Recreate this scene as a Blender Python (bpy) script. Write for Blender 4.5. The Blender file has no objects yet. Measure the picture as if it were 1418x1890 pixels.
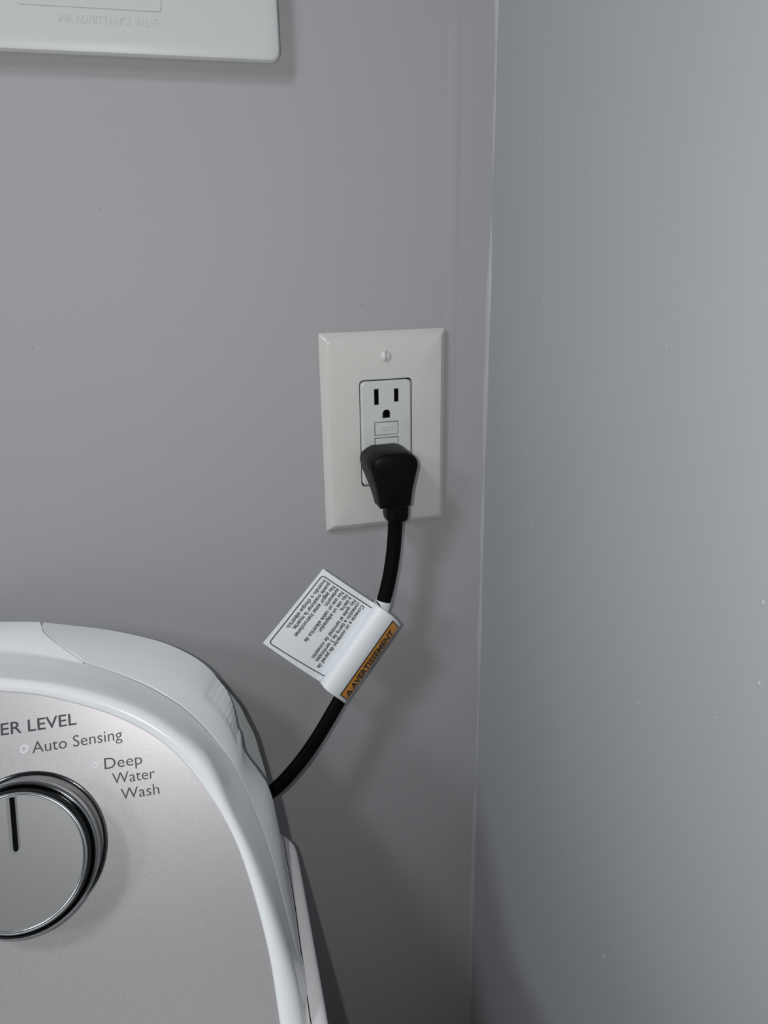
import bpy, bmesh, math
from mathutils import Vector, Matrix
from mathutils.geometry import tessellate_polygon
import numpy as np

# ------------------------------------------------------------------ camera, world, lights
FOC = 1444.51                                   # focal length in pixels of the 1418 x 1890 frame
YAW, PITCH, ROLL = 0.2739, 0.3295, -0.01616
CAM = np.array([-0.13073632, -0.4626636, 0.11070944])


def cam_axes():
    cy, sy = math.cos(YAW), math.sin(YAW)
    f = np.array([sy*math.cos(PITCH), cy*math.cos(PITCH), -math.sin(PITCH)])
    r = np.array([cy, -sy, 0.0])
    u = np.cross(r, f)
    c, s = math.cos(ROLL), math.sin(ROLL)
    return c*r+s*u, -s*r+c*u, f


RX, UX, FX = cam_axes()
scene = bpy.context.scene
cam_data = bpy.data.cameras.new('camera')
cam_data.sensor_fit = 'VERTICAL'
cam_data.sensor_height = 36.0
cam_data.lens = 36.0*FOC/1890.0
cam_data.clip_start = 0.01
cam = bpy.data.objects.new('camera', cam_data)
scene.collection.objects.link(cam)
m = Matrix.Identity(4)
for i in range(3):
    m[i][0], m[i][1], m[i][2], m[i][3] = RX[i], UX[i], -FX[i], CAM[i]
cam.matrix_world = m
scene.camera = cam

world = bpy.data.worlds.new('world')
scene.world = world
world.use_nodes = True
world.node_tree.nodes['Background'].inputs[0].default_value = (0.8, 0.88, 1.0, 1)
world.node_tree.nodes['Background'].inputs[1].default_value = 0.0

vs = scene.view_settings
vs.view_transform = 'Standard'
vs.look = 'None'
vs.exposure = -0.05
vs.gamma = 1.0
vs.use_curve_mapping = False


def area_light(name, loc, target, size, power, color):
    d = bpy.data.lights.new(name, 'AREA')
    d.shape = 'DISK'
    d.size = size
    d.energy = power
    d.color = color
    o = bpy.data.objects.new(name, d)
    scene.collection.objects.link(o)
    o.location = loc
    o.rotation_euler = (Vector(target)-Vector(loc)).to_track_quat('-Z', 'Y').to_euler()
    return o


area_light('ceiling_light', (-0.90, -0.76, 1.02), (0.0, 0.0, -0.1), 0.20, 6.0, (0.95, 0.98, 1.03))
area_light('left_light', (-1.90, -1.30, 1.00), (0.05, 0.0, -0.2), 0.40, 9.5, (0.96, 1.0, 1.03))  # area light from the left; its source is unseen, no doorway is modelled
fl = bpy.data.lights.new('phone_torch', 'POINT')
fl.energy = 2.9
fl.shadow_soft_size = 0.003
fl.color = (1.0, 0.985, 0.97)
flo = bpy.data.objects.new('phone_torch', fl)
scene.collection.objects.link(flo)
flo.location = tuple(CAM - RX*0.031 + UX*0.004)


# ------------------------------------------------------------------ helpers
def ray(u, v):
    return RX*(u-709)/FOC - UX*(v-945)/FOC + FX


def hit(u, v, p0, n):
    """point of a traced outline on its own real plane (p0, n)"""
    d = ray(u, v)
    return CAM + d*(np.dot(np.asarray(p0, float)-CAM, n)/np.dot(d, n))


def on_y(u, v, y):
    return hit(u, v, (0, y, 0), np.array([0, 1.0, 0]))


def mat(name, col, rough=0.5, metal=0.0, spec=0.5, coat=0.0):
    mt = bpy.data.materials.new(name)
    mt.use_nodes = True
    b = mt.node_tree.nodes['Principled BSDF']
    b.inputs['Base Color'].default_value = (*col, 1)
    b.inputs['Roughness'].default_value = rough
    b.inputs['Metallic'].default_value = metal
    b.inputs['Specular IOR Level'].default_value = spec
    b.inputs['Coat Weight'].default_value = coat
    b.inputs['Coat Roughness'].default_value = 0.08
    return mt


def add_noise(mt, scale, col_amt=0.0, bump=0.0, dist=0.0005, stretch=(1, 1, 1), detail=3.0):
    nt = mt.node_tree
    b = nt.nodes['Principled BSDF']
    tc = nt.nodes.new('ShaderNodeTexCoord')
    mp = nt.nodes.new('ShaderNodeMapping')
    mp.inputs['Scale'].default_value = stretch
    nz = nt.nodes.new('ShaderNodeTexNoise')
    nz.inputs['Scale'].default_value = scale
    nz.inputs['Detail'].default_value = detail
    nt.links.new(tc.outputs['Object'], mp.inputs[0])
    nt.links.new(mp.outputs[0], nz.inputs['Vector'])
    if bump:
        bp = nt.nodes.new('ShaderNodeBump')
        bp.inputs['Strength'].default_value = bump
        bp.inputs['Distance'].default_value = dist
        nt.links.new(nz.outputs['Fac'], bp.inputs['Height'])
        prev = b.inputs['Normal'].links
        if prev:
            nt.links.new(prev[0].from_socket, bp.inputs['Normal'])
        nt.links.new(bp.outputs[0], b.inputs['Normal'])
    if col_amt:
        c = b.inputs['Base Color'].default_value[:]
        rp = nt.nodes.new('ShaderNodeValToRGB')
        rp.color_ramp.elements[0].position = 0.3
        rp.color_ramp.elements[1].position = 0.7
        rp.color_ramp.elements[0].color = (*[x*(1-col_amt) for x in c[:3]], 1)
        rp.color_ramp.elements[1].color = (*[min(1, x*(1+col_amt)) for x in c[:3]], 1)
        nt.links.new(nz.outputs['Fac'], rp.inputs[0])
        nt.links.new(rp.outputs[0], b.inputs['Base Color'])


def empty(name, loc, rz=0.0, label=None, cat=None):
    o = bpy.data.objects.new(name, None)
    scene.collection.objects.link(o)
    o.empty_display_size = 0.02
    o.matrix_world = Matrix.Translation(Vector(loc)) @ Matrix.Rotation(rz, 4, 'Z')
    if label:
        o['label'] = label
        o['category'] = cat
    return o


def mk(name, verts, faces, mt, parent=None, smooth=True, angle=40, mats=None, fmat=None, bevel=None):
    """verts in world coordinates -> one mesh object, local to its parent"""
    me = bpy.data.meshes.new(name)
    me.from_pydata([tuple(map(float, v)) for v in verts], [], [tuple(f) for f in faces])
    bm = bmesh.new()
    bm.from_mesh(me)
    bmesh.ops.remove_doubles(bm, verts=bm.verts, dist=1e-7)
    bmesh.ops.recalc_face_normals(bm, faces=bm.faces)
    bm.to_mesh(me)
    bm.free()
    o = bpy.data.objects.new(name, me)
    scene.collection.objects.link(o)
    me.materials.append(mt)
    place(o, parent)
    finish(o, smooth, angle, bevel)
    return o


def world_mat(o):
    mw = o.matrix_basis.copy()
    while o.parent:
        o = o.parent
        mw = o.matrix_basis @ mw
    return mw


def place(o, parent):
    if parent is not None:
        inv = world_mat(parent).inverted()
        o.data.transform(inv)
        o.parent = parent


def finish(o, smooth=True, angle=40, bevel=None):
    if bevel:
        md = o.modifiers.new('bevel', 'BEVEL')
        md.width = bevel[0]
        md.segments = bevel[1]
        md.limit_method = 'ANGLE'
        md.angle_limit = math.radians(bevel[2] if len(bevel) > 2 else 35)
    if smooth:
        for p in o.data.polygons:
            p.use_smooth = True
        try:
            o.data.set_sharp_from_angle(angle=math.radians(angle))
        except Exception:
            pass


def prism(name, loop0, loop1, mt, parent=None, extra=None, **k):
    """closed loft through a list of loops (same count), capped at both ends"""
    loops = [loop0, loop1] if extra is None else [loop0]+extra+[loop1]
    n = len(loop0)
    verts = [p for L in loops for p in L]
    faces = []
    for j in range(len(loops)-1):
        for i in range(n):
            a, b = j*n+i, j*n+(i+1) % n
            faces.append((a, b, b+n, a+n))
    faces.append(tuple(range(n-1, -1, -1)))
    faces.append(tuple(range((len(loops)-1)*n, len(loops)*n)))
    return mk(name, verts, faces, mt, parent, **k)


def box(name, x0, x1, y0, y1, z0, z1, mt, parent=None, **k):
    a = [(x0, y0, z0), (x1, y0, z0), (x1, y1, z0), (x0, y1, z0)]
    b = [(x, y, z1) for x, y, _ in a]
    return prism(name, a, b, mt, parent, **k)


def rrect(w, h, r, n=5):
    pts = []
    for cx, cz, a0 in ((w/2-r, h/2-r, 0), (-w/2+r, h/2-r, 90), (-w/2+r, -h/2+r, 180), (w/2-r, -h/2+r, 270)):
        for i in range(n+1):
            a = math.radians(a0+90*i/n)
            pts.append((cx+r*math.cos(a), cz+r*math.sin(a)))
    return pts


def grid_faces(nu, nv, closed_v=False):
    f = []
    for i in range(nu-1):
        for j in range(nv if closed_v else nv-1):
            j2 = (j+1) % nv
            f.append((i*nv+j, i*nv+j2, (i+1)*nv+j2, (i+1)*nv+j))
    return f


def lathe(name, prof, centre, ax, e1, e2, mt, parent, n=96, cap0=False, cap1=False, **k):
    verts = []
    for (r, h) in prof:
        for i in range(n):
            a = 2*math.pi*i/n
            verts.append(centre + ax*h + e1*(r*math.cos(a)) + e2*(r*math.sin(a)))
    faces = grid_faces(len(prof), n, True)
    if cap0:
        faces.append(tuple(range(n)))
    if cap1:
        faces.append(tuple(range((len(prof)-1)*n, len(prof)*n)))
    return mk(name, verts, faces, mt, parent, **k)


def text_mesh(s, bold=0.0, res=3, align='LEFT', spacing=1.0):
    cu = bpy.data.curves.new('txt', 'FONT')
    cu.body = s
    cu.size = 1.0
    cu.offset = bold
    cu.resolution_u = res
    cu.align_x = align
    cu.space_character = spacing
    ob = bpy.data.objects.new('txt', cu)
    scene.collection.objects.link(ob)
    dg = bpy.context.evaluated_depsgraph_get()
    me = bpy.data.meshes.new_from_object(ob.evaluated_get(dg))
    v = [tuple(x.co) for x in me.vertices]
    f = [tuple(p.vertices) for p in me.polygons]
    bpy.data.objects.remove(ob)
    bpy.data.curves.remove(cu)
    bpy.data.meshes.remove(me)
    return np.array(v), f


def slice_rows(P, f, levels):
    """cut flat letters along rows so that they can follow a curved surface"""
    bm = bmesh.new()
    vs_ = [bm.verts.new((x, y, 0)) for x, y in P]
    for fc in f:
        try:
            bm.faces.new([vs_[i] for i in fc])
        except ValueError:
            pass
    for y in levels:
        bmesh.ops.bisect_plane(bm, geom=bm.verts[:]+bm.edges[:]+bm.faces[:], plane_co=(0, y, 0), plane_no=(0, 1, 0), dist=1e-6)
    bm.verts.index_update()
    out = [(v.co.x, v.co.y) for v in bm.verts]
    of = [tuple(v.index for v in fc.verts) for fc in bm.faces]
    bm.free()
    return out, of


CAPH = 0.0


def cap_height():
    global CAPH
    if not CAPH:
        v, f = text_mesh('H')
        CAPH = v[:, 1].max()
    return CAPH


def text_on(name, s, fn, x0, x1, base, cap, mt, parent, bold=0.0, thick=0.0, rows=None):
    """letters mapped through fn(x, y): x0..x1 text extent, base line, cap height; thick -> raised letters via fn(x,y,h)"""
    v, f = text_mesh(s, bold)
    lo, hi = v[:, 0].min(), v[:, 0].max()
    k = (x1-x0)/(hi-lo)
    ky = cap/cap_height()
    P = [(x0+(a-lo)*k, base+b*ky) for a, b, _ in v]
    if rows is not None:
        P, f = slice_rows(P, f, rows)
    if not thick:
        return mk(name, [fn(a, b, 0.0) for a, b in P], f, mt, parent, smooth=False)
    n = len(P)
    verts = [fn(a, b, thick) for a, b in P] + [fn(a, b, -0.0002) for a, b in P]
    # side walls along boundary edges
    cnt = {}
    for fc in f:
        for i in range(len(fc)):
            e = (fc[i], fc[(i+1) % len(fc)])
            key = tuple(sorted(e))
            cnt.setdefault(key, []).append(e)
    faces = list(f)
    for key, es in cnt.items():
        if len(es) == 1:
            a, b = es[0]
            faces.append((b, a, a+n, b+n))
    return mk(name, verts, faces, mt, parent, smooth=False)


def resample(pts, n, uni=True):
    pts = np.array(pts, float)
    d = np.r_[0, np.cumsum(np.linalg.norm(np.diff(pts, axis=0), axis=1))]
    # Catmull-Rom dense pass for a smooth curve
    dense = []
    for i in range(len(pts)-1):
        p0 = pts[i-1] if i > 0 else 2*pts[0]-pts[1]
        p1, p2 = pts[i], pts[i+1]
        p3 = pts[i+2] if i+2 < len(pts) else 2*pts[-1]-pts[-2]
        a = max(np.linalg.norm(p1-p0), 1e-9)**.5
        b = max(np.linalg.norm(p2-p1), 1e-9)**.5
        c = max(np.linalg.norm(p3-p2), 1e-9)**.5
        m1 = (p1-p0)/a*b - (p2-p0)/(a+b)*b + (p2-p1)
        m2 = (p2-p1) - (p3-p1)/(b+c)*b + (p3-p2)/c*b
        for j in range(12):
            t = j/12
            dense.append((2*t**3-3*t**2+1)*p1+(t**3-2*t**2+t)*m1+(-2*t**3+3*t**2)*p2+(t**3-t**2)*m2)
    dense.append(pts[-1])
    dense = np.array(dense)
    s = np.r_[0, np.cumsum(np.linalg.norm(np.diff(dense, axis=0), axis=1))]
    q = np.linspace(0, s[-1], n) if np.isscalar(n) else np.asarray(n)*s[-1]
    return np.stack([np.interp(q, s, dense[:, k]) for k in range(dense.shape[1])], 1)


# ------------------------------------------------------------------ materials
WALL = mat('wall_paint', (0.360, 0.360, 0.370), 0.62, spec=0.4)
add_noise(WALL, 7.0, bump=0.35, dist=0.004, detail=2)
add_noise(WALL, 60.0, bump=0.30, dist=0.0009, stretch=(0.35, 1, 1), detail=4)
WALL2 = mat('side_wall_paint', (0.352, 0.362, 0.376), 0.55, spec=0.45)
add_noise(WALL2, 5.0, bump=0.5, dist=0.008, stretch=(1, 1, 0.45), detail=2)
add_noise(WALL2, 150.0, bump=0.18, dist=0.0005, detail=3)
CAULK = mat('corner_paint', (0.375, 0.375, 0.385), 0.38)
FLOOR = mat('floor_vinyl', (0.07, 0.065, 0.06), 0.5)
add_noise(FLOOR, 20, col_amt=0.2)
CEIL = mat('ceiling_paint', (0.25, 0.25, 0.25), 0.8)
WALL3 = mat('far_wall_paint', (0.10, 0.10, 0.105), 0.6)
PLATE = mat('ivory_plastic', (0.575, 0.58, 0.545), 0.28)
FACE = mat('white_plastic', (0.56, 0.575, 0.57), 0.3)
SCREW = mat('painted_screw', (0.62, 0.63, 0.61), 0.3)
VENT = mat('vent_plastic', (0.57, 0.585, 0.578), 0.4)
DARK = mat('dark_gap', (0.002, 0.002, 0.002), 0.9, spec=0.05)
RUBBER = mat('black_rubber', (0.0015, 0.0015, 0.002), 0.42, spec=0.14)
CABLE = mat('black_cable', (0.002, 0.002, 0.0022), 0.55, spec=0.08)
LABEL = mat('label_vinyl', (0.80, 0.835, 0.855), 0.40)
INK = mat('black_ink', (0.02, 0.02, 0.025), 0.5)
ORANGE = mat('orange_ink', (0.78, 0.33, 0.035), 0.35)
GLOSS = mat('gloss_white', (0.79, 0.82, 0.835), 0.17, coat=0.3)
CAPM = mat('cap_white', (0.64, 0.66, 0.675), 0.22, coat=0.2)
TOPM = mat('enamel_white', (0.84, 0.835, 0.845), 0.38)
STEELP = mat('painted_steel', (0.40, 0.42, 0.43), 0.45)
SILVER = mat('silver_panel', (0.53, 0.52, 0.53), 0.42, metal=0.6)
add_noise(SILVER, 1300.0, col_amt=0.07, bump=0.05, dist=0.0001)
DISC = mat('dial_silver', (0.44, 0.45, 0.45), 0.38, metal=0.75)
CHROME = mat('chrome', (0.62, 0.65, 0.67), 0.07, metal=1.0)
CHROME_DIM = mat('chrome_dark_reflection', (0.24, 0.255, 0.26), 0.14, metal=1.0)  # chrome with the dark surroundings it reflects put into its colour
CHROME_BLACK = mat('chrome_black_reflection', (0.03, 0.032, 0.034), 0.12, metal=1.0)  # chrome too, its black reflection painted in as base colour
SATIN = mat('satin_chrome', (0.55, 0.58, 0.59), 0.24, metal=1.0)
DCHROME = mat('dark_chrome', (0.16, 0.17, 0.175), 0.12, metal=1.0)
PRINT = mat('panel_print', (0.035, 0.035, 0.045), 0.5)
LENS = mat('indicator_lens', (0.74, 0.76, 0.79), 0.3)

# ------------------------------------------------------------------ room shell
XS = 0.069
XL, YF, ZF, ZC = -2.3, -2.6, -1.20, 1.28


def struct(o):
    o['kind'] = 'structure'
    return o


struct(box('wall_back', XL-0.1, XS+0.1, 0.0, 0.1, ZF, ZC, WALL, smooth=False))
struct(box('wall_right', XS, XS+0.1, YF, 0.0, ZF, ZC, WALL2, smooth=False))
struct(box('wall_left', XL-0.1, XL, YF, 0.0, ZF, ZC, WALL3, smooth=False))
struct(box('wall_front', XL-0.1, XS+0.1, YF-0.1, YF, ZF, ZC, WALL3, smooth=False))
struct(box('floor', XL-0.1, XS+0.1, YF-0.1, 0.1, ZF-0.1, ZF, FLOOR, smooth=False))
struct(box('ceiling', XL-0.1, XS+0.1, YF-0.1, 0.1, ZC, ZC+0.1, CEIL, smooth=False))

# uneven painted bead in the inner corner
import random
random.seed(4)
verts = []
nz = 240
for i in range(nz):
    z = -0.75 + 1.4*i/(nz-1)
    w = 0.0015 + 0.0007*math.sin(z*31) + 0.0005*math.sin(z*77+1) + random.uniform(-0.00025, 0.00025)
    sh = 0.0006*math.sin(z*17+2)
    if z > 0.262:
        w *= 0.75
        sh += 0.0016
    for k in range(7):
        a = math.pi/2*k/6
        verts.append((XS - (w+sh)*math.cos(a)**1.3 - 0.0, -w*math.sin(a)**1.3, z))
o = mk('trim_1', verts, grid_faces(nz, 7), CAULK)
struct(o)
# faint taped joint ridge on the back wall
verts = []
for i in range(nz):
    z = -0.10 + 0.75*i/(nz-1)
    amp = 0.00022*max(0.0, min(1, (z+0.10)/0.1, (0.62-z)/0.2))*(1+0.3*math.sin(z*50)) + 0.0
    xx = 0.0435 + 0.001*math.sin(z*9)
    for k in range(7):
        t = k/6
        verts.append((xx-0.004+0.008*t, -amp*math.sin(math.pi*t)-0.00002, z))
o = mk('trim_2', verts, grid_faces(nz, 7), WALL)
struct(o)
# paint nibs: little dried specks that stand proud of the paint
nv, nf = [], []


def nib(c, n, t1, r):
    t2 = np.cross(n, t1)
    b = len(nv)
    nv.append(np.array(c)+n*r*0.7)
    for ring, (rr, hh) in enumerate(((0.6, 0.5), (1.0, 0.0))):
        for i in range(8):
            a = 2*math.pi*i/8
            nv.append(np.array(c)+n*(r*hh*0.9)+t1*(r*rr*math.cos(a))+t2*(r*rr*1.5*math.sin(a)))
    for i in range(8):
        j = (i+1) % 8
        nf.append((b, b+1+i, b+1+j))
        nf.append((b+1+i, b+9+i, b+9+j, b+1+j))


for (u, v, r) in ((965, 882, .0005), (993, 903, .0005), (993, 924, .0004), (983, 971, .0006), (968, 832, .0004), (1004, 557, .0006),
                  (997, 260, .0005), (1100, 924, .0005), (981, 1115, .0006), (985, 1224, .0005), (980, 1290, .0006), (918, 978, .0004),
                  (1178, 1298, .0008), (1401, 1262, .0009), (1115, 1766, .0010), (1320, 1325, .0006), (1408, 1112, .0009),
                  (961, 1541, .0004), (1153, 1022, .0004), (1092, 325, .0005), (1230, 640, .0005), (1078, 1595, .0005), (870, 735, .0005)):
    nib(hit(u, v, (XS, 0, 0), np.array([1.0, 0, 0])), np.array([-1.0, 0, 0]), np.array([0, 1.0, 0]), r)
for (u, v, r) in ((593, 1448, .0009), (666, 562, .0007), (817, 120, .0006), (185, 385, .0006), (120, 250, .0004), (430, 560, .0005), (822, 275, .0005),
                  (358, 196, .0005), (700, 180, .0005), (60, 640, .0006), (300, 760, .0005)):
    nib(on_y(u, v, 0), np.array([0, -1.0, 0]), np.array([1.0, 0, 0]), r)
o = mk('paint_specks', nv, nf, CAULK)
o['kind'] = 'stuff'
o['label'] = 'tiny dried paint specks dotted over the grey walls'
o['category'] = 'paint specks'

# ------------------------------------------------------------------ valve cover plate, upper left
vc_c = np.array([-0.218, 0, 0.345])
pr = on_y(514, 60, -0.008)
pb = on_y(250, 105, -0.008)
VW, VH = 0.215, 0.235
vx = pr[0]-VW/2+0.0006
vz = pb[2]+VH/2
cover = empty('valve_cover', (vx, 0, vz-VH/2), 0, 'white plastic valve cover plate with embossed lettering, high on the wall at upper left', 'cover plate')
rad = 0.0055


def wl(pts, x, z, y, s=1.0, ins=0.0, w=None, h=None):
    return [(x+px, y, z+pz) for px, pz in pts]


loops = []
for y, ins in ((-0.0004, 0.0008), (-0.0062, 0.0), (-0.0078, 0.0003), (-0.0090, 0.0012), (-0.0095, 0.0028), (-0.0097, 0.006)):
    loops.append(wl(rrect(VW-2*ins, VH-2*ins, rad-ins*0.6), vx, vz, y))
prism('plate', loops[0], loops[-1], VENT, cover, extra=loops[1:-1], angle=30)
yv = -0.0097


def on_cover(a, b, h):
    return (a, yv-h, b)


q1 = on_y(298, 22, yv)
q0 = on_y(92, 9, yv)
fw = 0.0012
zf = q1[2]
fr = rrect(0.066, 0.075, 0.002)
cx, cz = q1[0]-0.033, zf+0.0375
lo = [(cx+a, yv-0.0004, cz+b) for a, b in fr]
li = [(cx+a, yv-0.0004, cz+b) for a, b in rrect(0.066-2*fw, 0.075-2*fw, 0.0012)]
lo2 = [(x, yv+0.0003, z) for x, y, z in [((cx+a*1.006), 0, cz+b*1.006) for a, b in fr]]
li2 = [(x, yv+0.0003, z) for x, y, z in li]
n = len(lo)
mk('embossed_frame', lo2+lo+li+li2, grid_faces(4, n, True), VENT, cover, angle=30)
ta = on_y(108, 38, yv)
tb = on_y(294, 46, yv)
text_on('embossed_lettering', 'AIR ADMITTANCE VALVE', on_cover, ta[0], tb[0], (ta[2]+tb[2])/2-0.0006, 0.0034, VENT, cover, thick=0.00022)

# ------------------------------------------------------------------ outlet
outlet = empty('wall_outlet', (0, 0, -0.0619), 0, 'ivory wall outlet with a white test and reset receptacle, beside the corner', 'outlet')
PW, PH = 0.0794, 0.1238
OW, OH = 0.0338, 0.0672          # opening
loops = [wl(rrect(PW-2*i, PH-2*i, r), 0, 0, y) for y, i, r in
         ((-0.0002, 0.0003, 0.0012), (-0.0018, 0.0, 0.0013), (-0.0025, 0.0003, 0.0015), (-0.0052, 0.0034, 0.0016), (-0.0059, 0.0042, 0.0016), (-0.0062, 0.0054, 0.0016))]
opening = [(x, -0.0062, z) for x, _, z in wl(rrect(OW, OH, 0.0028), 0, 0, 0)]
op1 = wl(rrect(OW-0.0003, OH-0.0003, 0.0027), 0, 0, -0.0059)
op2 = wl(rrect(OW-0.0003, OH-0.0003, 0.0027), 0, 0, -0.0004)
allr = loops+[opening, op1, op2]
n = len(opening)
mk('cover_plate', [p for L in allr for p in L], grid_faces(len(allr), n, True), PLATE, outlet, angle=25)
# dark gap behind
mk('box_gap', wl(rrect(OW+0.002, OH+0.002, 0.003), 0, 0, -0.0003), [tuple(range(24))], DARK, outlet, smooth=False)

# receptacle body built as a plate with real slots
rec_y = -0.0068
FW, FH = 0.0322, 0.0652


def slot(w, h, x, z):
    return [(x-w/2, z-h/2), (x+w/2, z-h/2), (x+w/2, z+h/2), (x-w/2, z+h/2)]


def ground(x, z):
    pts = [(x-0.0024, z-0.0022), (x+0.0024, z-0.0022)]
    for i in range(9):
        a = math.pi*i/8
        pts.append((x+0.0024*math.cos(a), z+0.0006+0.0024*math.sin(a)))
    return pts


holes = [slot(0.0029, 0.0096, -0.0060, 0.0228), slot(0.0029, 0.0080, 0.0066, 0.0232), ground(0.0001, 0.0117)]
holes += [slot(0.0152, 0.0083, 0.0, 0.0030), slot(0.0152, 0.0083, 0.0, -0.0068)]
holes += [slot(0.0029, 0.0096, -0.0060, -0.0150), slot(0.0029, 0.0080, 0.0066, -0.0150), ground(0.0001, -0.0262)]


def fill_loops(bm, loops, flat):
    """triangulate an outline with holes; flat(v) gives the 2D position"""
    vs_ = [v for L in loops for v in L]
    tri = tessellate_polygon([[Vector((*flat(v), 0.0)) for v in L] for L in loops])
    for t in tri:
        try:
            bm.faces.new([vs_[k] for k in t])
        except ValueError:
            pass


def plate_with_holes(name, outer, holes, y, depth, lip, mt, parent, outer_extra):
    bm = bmesh.new()
    edges = []

    def addloop(pts, yy):
        vs_ = [bm.verts.new((a, yy, b)) for a, b in pts]
        es = [bm.edges.new((vs_[i], vs_[(i+1) % len(vs_)])) for i in range(len(vs_))]
        return vs_, es
    ov, oe = addloop(outer, y)
    edges += oe
    hv = []
    for h in holes:
        cx_ = sum(p[0] for p in h)/len(h)
        cz_ = sum(p[1] for p in h)/len(h)
        hw = max(abs(p[0]-cx_) for p in h)
        hh = max(abs(p[1]-cz_) for p in h)
        ring = [(cx_+(p[0]-cx_)*(1+lip/hw), cz_+(p[1]-cz_)*(1+lip/hh)) for p in h]
        v_, e_ = addloop(ring, y)
        edges += e_
        hv.append((v_, h))
    fill_loops(bm, [ov]+[h_[0] for h_ in hv], lambda v: (v.co.x, v.co.z))
    for v_, h in hv:
        inner = [bm.verts.new((a, y+0.0005, b)) for a, b in h]
        deep = [bm.verts.new((a, y+depth, b)) for a, b in h]
        k = len(h)
        for i in range(k):
            j = (i+1) % k
            bm.faces.new((v_[i], v_[j], inner[j], inner[i]))
            bm.faces.new((inner[i], inner[j], deep[j], deep[i]))
    prev = ov
    for pts, yy in outer_extra:
        cur = [bm.verts.new((a, yy, b)) for a, b in pts]
        k = len(cur)
        for i in range(k):
            j = (i+1) % k
            bm.faces.new((prev[i], prev[j], cur[j], cur[i]))
        prev = cur
    bmesh.ops.recalc_face_normals(bm, faces=bm.faces)
    me = bpy.data.meshes.new(name)
    bm.to_mesh(me)
    bm.free()
    me.materials.append(mt)
    o = bpy.data.objects.new(name, me)
    scene.collection.objects.link(o)
    place(o, parent)
    finish(o, True, 25)
    return o


recp = plate_with_holes('receptacle', rrect(FW-0.0022, FH-0.0022, 0.0022), holes, rec_y, 0.0050, 0.00045, FACE, outlet,
                 [(rrect(FW-0.0006, FH-0.0006, 0.0027), rec_y+0.0007), (rrect(FW, FH, 0.0029), rec_y+0.0012), (rrect(FW, FH, 0.0029), rec_y+0.0062)])
# black blocks behind the slots: shade inside the cavities put into the colour
for h in holes[:3]+holes[5:]:
    xs_ = [p[0] for p in h]
    zs_ = [p[1] for p in h]
    box('slot_shade', min(xs_)-.0005, max(xs_)+.0005, rec_y+0.0015, rec_y+0.0052, min(zs_)-.0005, max(zs_)+.0005, DARK, recp, smooth=False)


def on_rec(a, b, h):
    return (a, rec_y-h, b)


for nm, zc, tx in (('test_button', 0.0030, 'TEST'), ('reset_button', -0.0068, 'RESET')):
    yb = rec_y-0.0003 if nm == 'reset_button' else rec_y+0.0001
    bt = prism(nm, wl(rrect(0.0144, 0.0076, 0.0003, 2), 0, zc, rec_y+0.005), wl(rrect(0.0140, 0.0072, 0.0003, 2), 0, zc, yb), FACE, outlet,
               extra=[wl(rrect(0.0144, 0.0076, 0.0003, 2), 0, zc, yb+0.0003)], angle=25)
    text_on('embossed_lettering', tx, lambda a, b, h, yb=yb: (a, yb-h, b), -0.0042, 0.0042, zc-0.0010, 0.0023, FACE, bt, bold=0.01, thick=0.00035)
# moulded ribs of lettering along both sides of the buttons (too small to read: fine raised marks)
for sx in (-1, 1):
    vv, ff = [], []
    random.seed(3+sx)
    for i in range(26):
        z0 = 0.0085-i*0.00072-(0.003 if sx < 0 else -0.001)
        wdt = random.uniform(0.0007, 0.0016)
        for col in (0, 1):
            x0 = sx*0.0122+(col-0.5)*0.0021
            b = len(vv)
            for yy in (rec_y+0.0001, rec_y-0.00012):
                vv += [(x0-wdt/2, yy, z0), (x0+wdt/2, yy, z0), (x0+wdt/2, yy, z0+0.0003), (x0-wdt/2, yy, z0+0.0003)]
            ff += [(b+4, b+5, b+6, b+7)]+[(b+k, b+(k+1) % 4, b+4+(k+1) % 4, b+4+k) for k in range(4)]
    oo = mk('embossed_marks', vv, ff, FACE, recp, smooth=False)
    oo['kind'] = 'stuff'
# screws of the cover plate
AXY = np.array([0, -1.0, 0])
for zc in (0.0474, -0.0474):
    R_ = 0.0031
    vv = []
    prof = [(R_, -0.0001), (R_, 0.0006), (R_*0.92, 0.0010), (R_*0.6, 0.0014), (R_*0.25, 0.00155)]
    sc = lathe('screw', prof, np.array([0, -0.0061, zc]), AXY, np.array([1.0, 0, 0]), np.array([0, 0, 1.0]), SCREW, outlet, n=32, cap1=True)
    box('screw_slot', -0.00045, 0.00045, -0.00775, -0.0066, zc-R_*0.97, zc+R_*0.97, mat('slot_grey', (0.33, 0.34, 0.35), 0.6), sc, smooth=False)

# ------------------------------------------------------------------ power cord (plug + cable)
cord = empty('power_cord', (0.01, -0.008, -0.062), 0, 'black power cord with angled plug, running from the wall outlet down behind the washing machine', 'power cord')
half = [(751.5, 836), (763, 840.5), (770.3, 847), (773.6, 857), (770.6, 874), (766.8, 890), (763.6, 905), (761, 925), (759.5, 935)]
yf = -0.0330
front = [on_y(u, v, yf) for u, v in half]
cxp = on_y(731, 880, yf)[0]
prof = [(p[0]-cxp, p[2]) for p in front]
prof = [(a, b) for a, b in resample(prof, 26)]
loop2d = prof + [(-a, b) for a, b in prof[::-1]]
zt = max(b for a, b in prof)
zb = min(b for a, b in prof)


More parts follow.
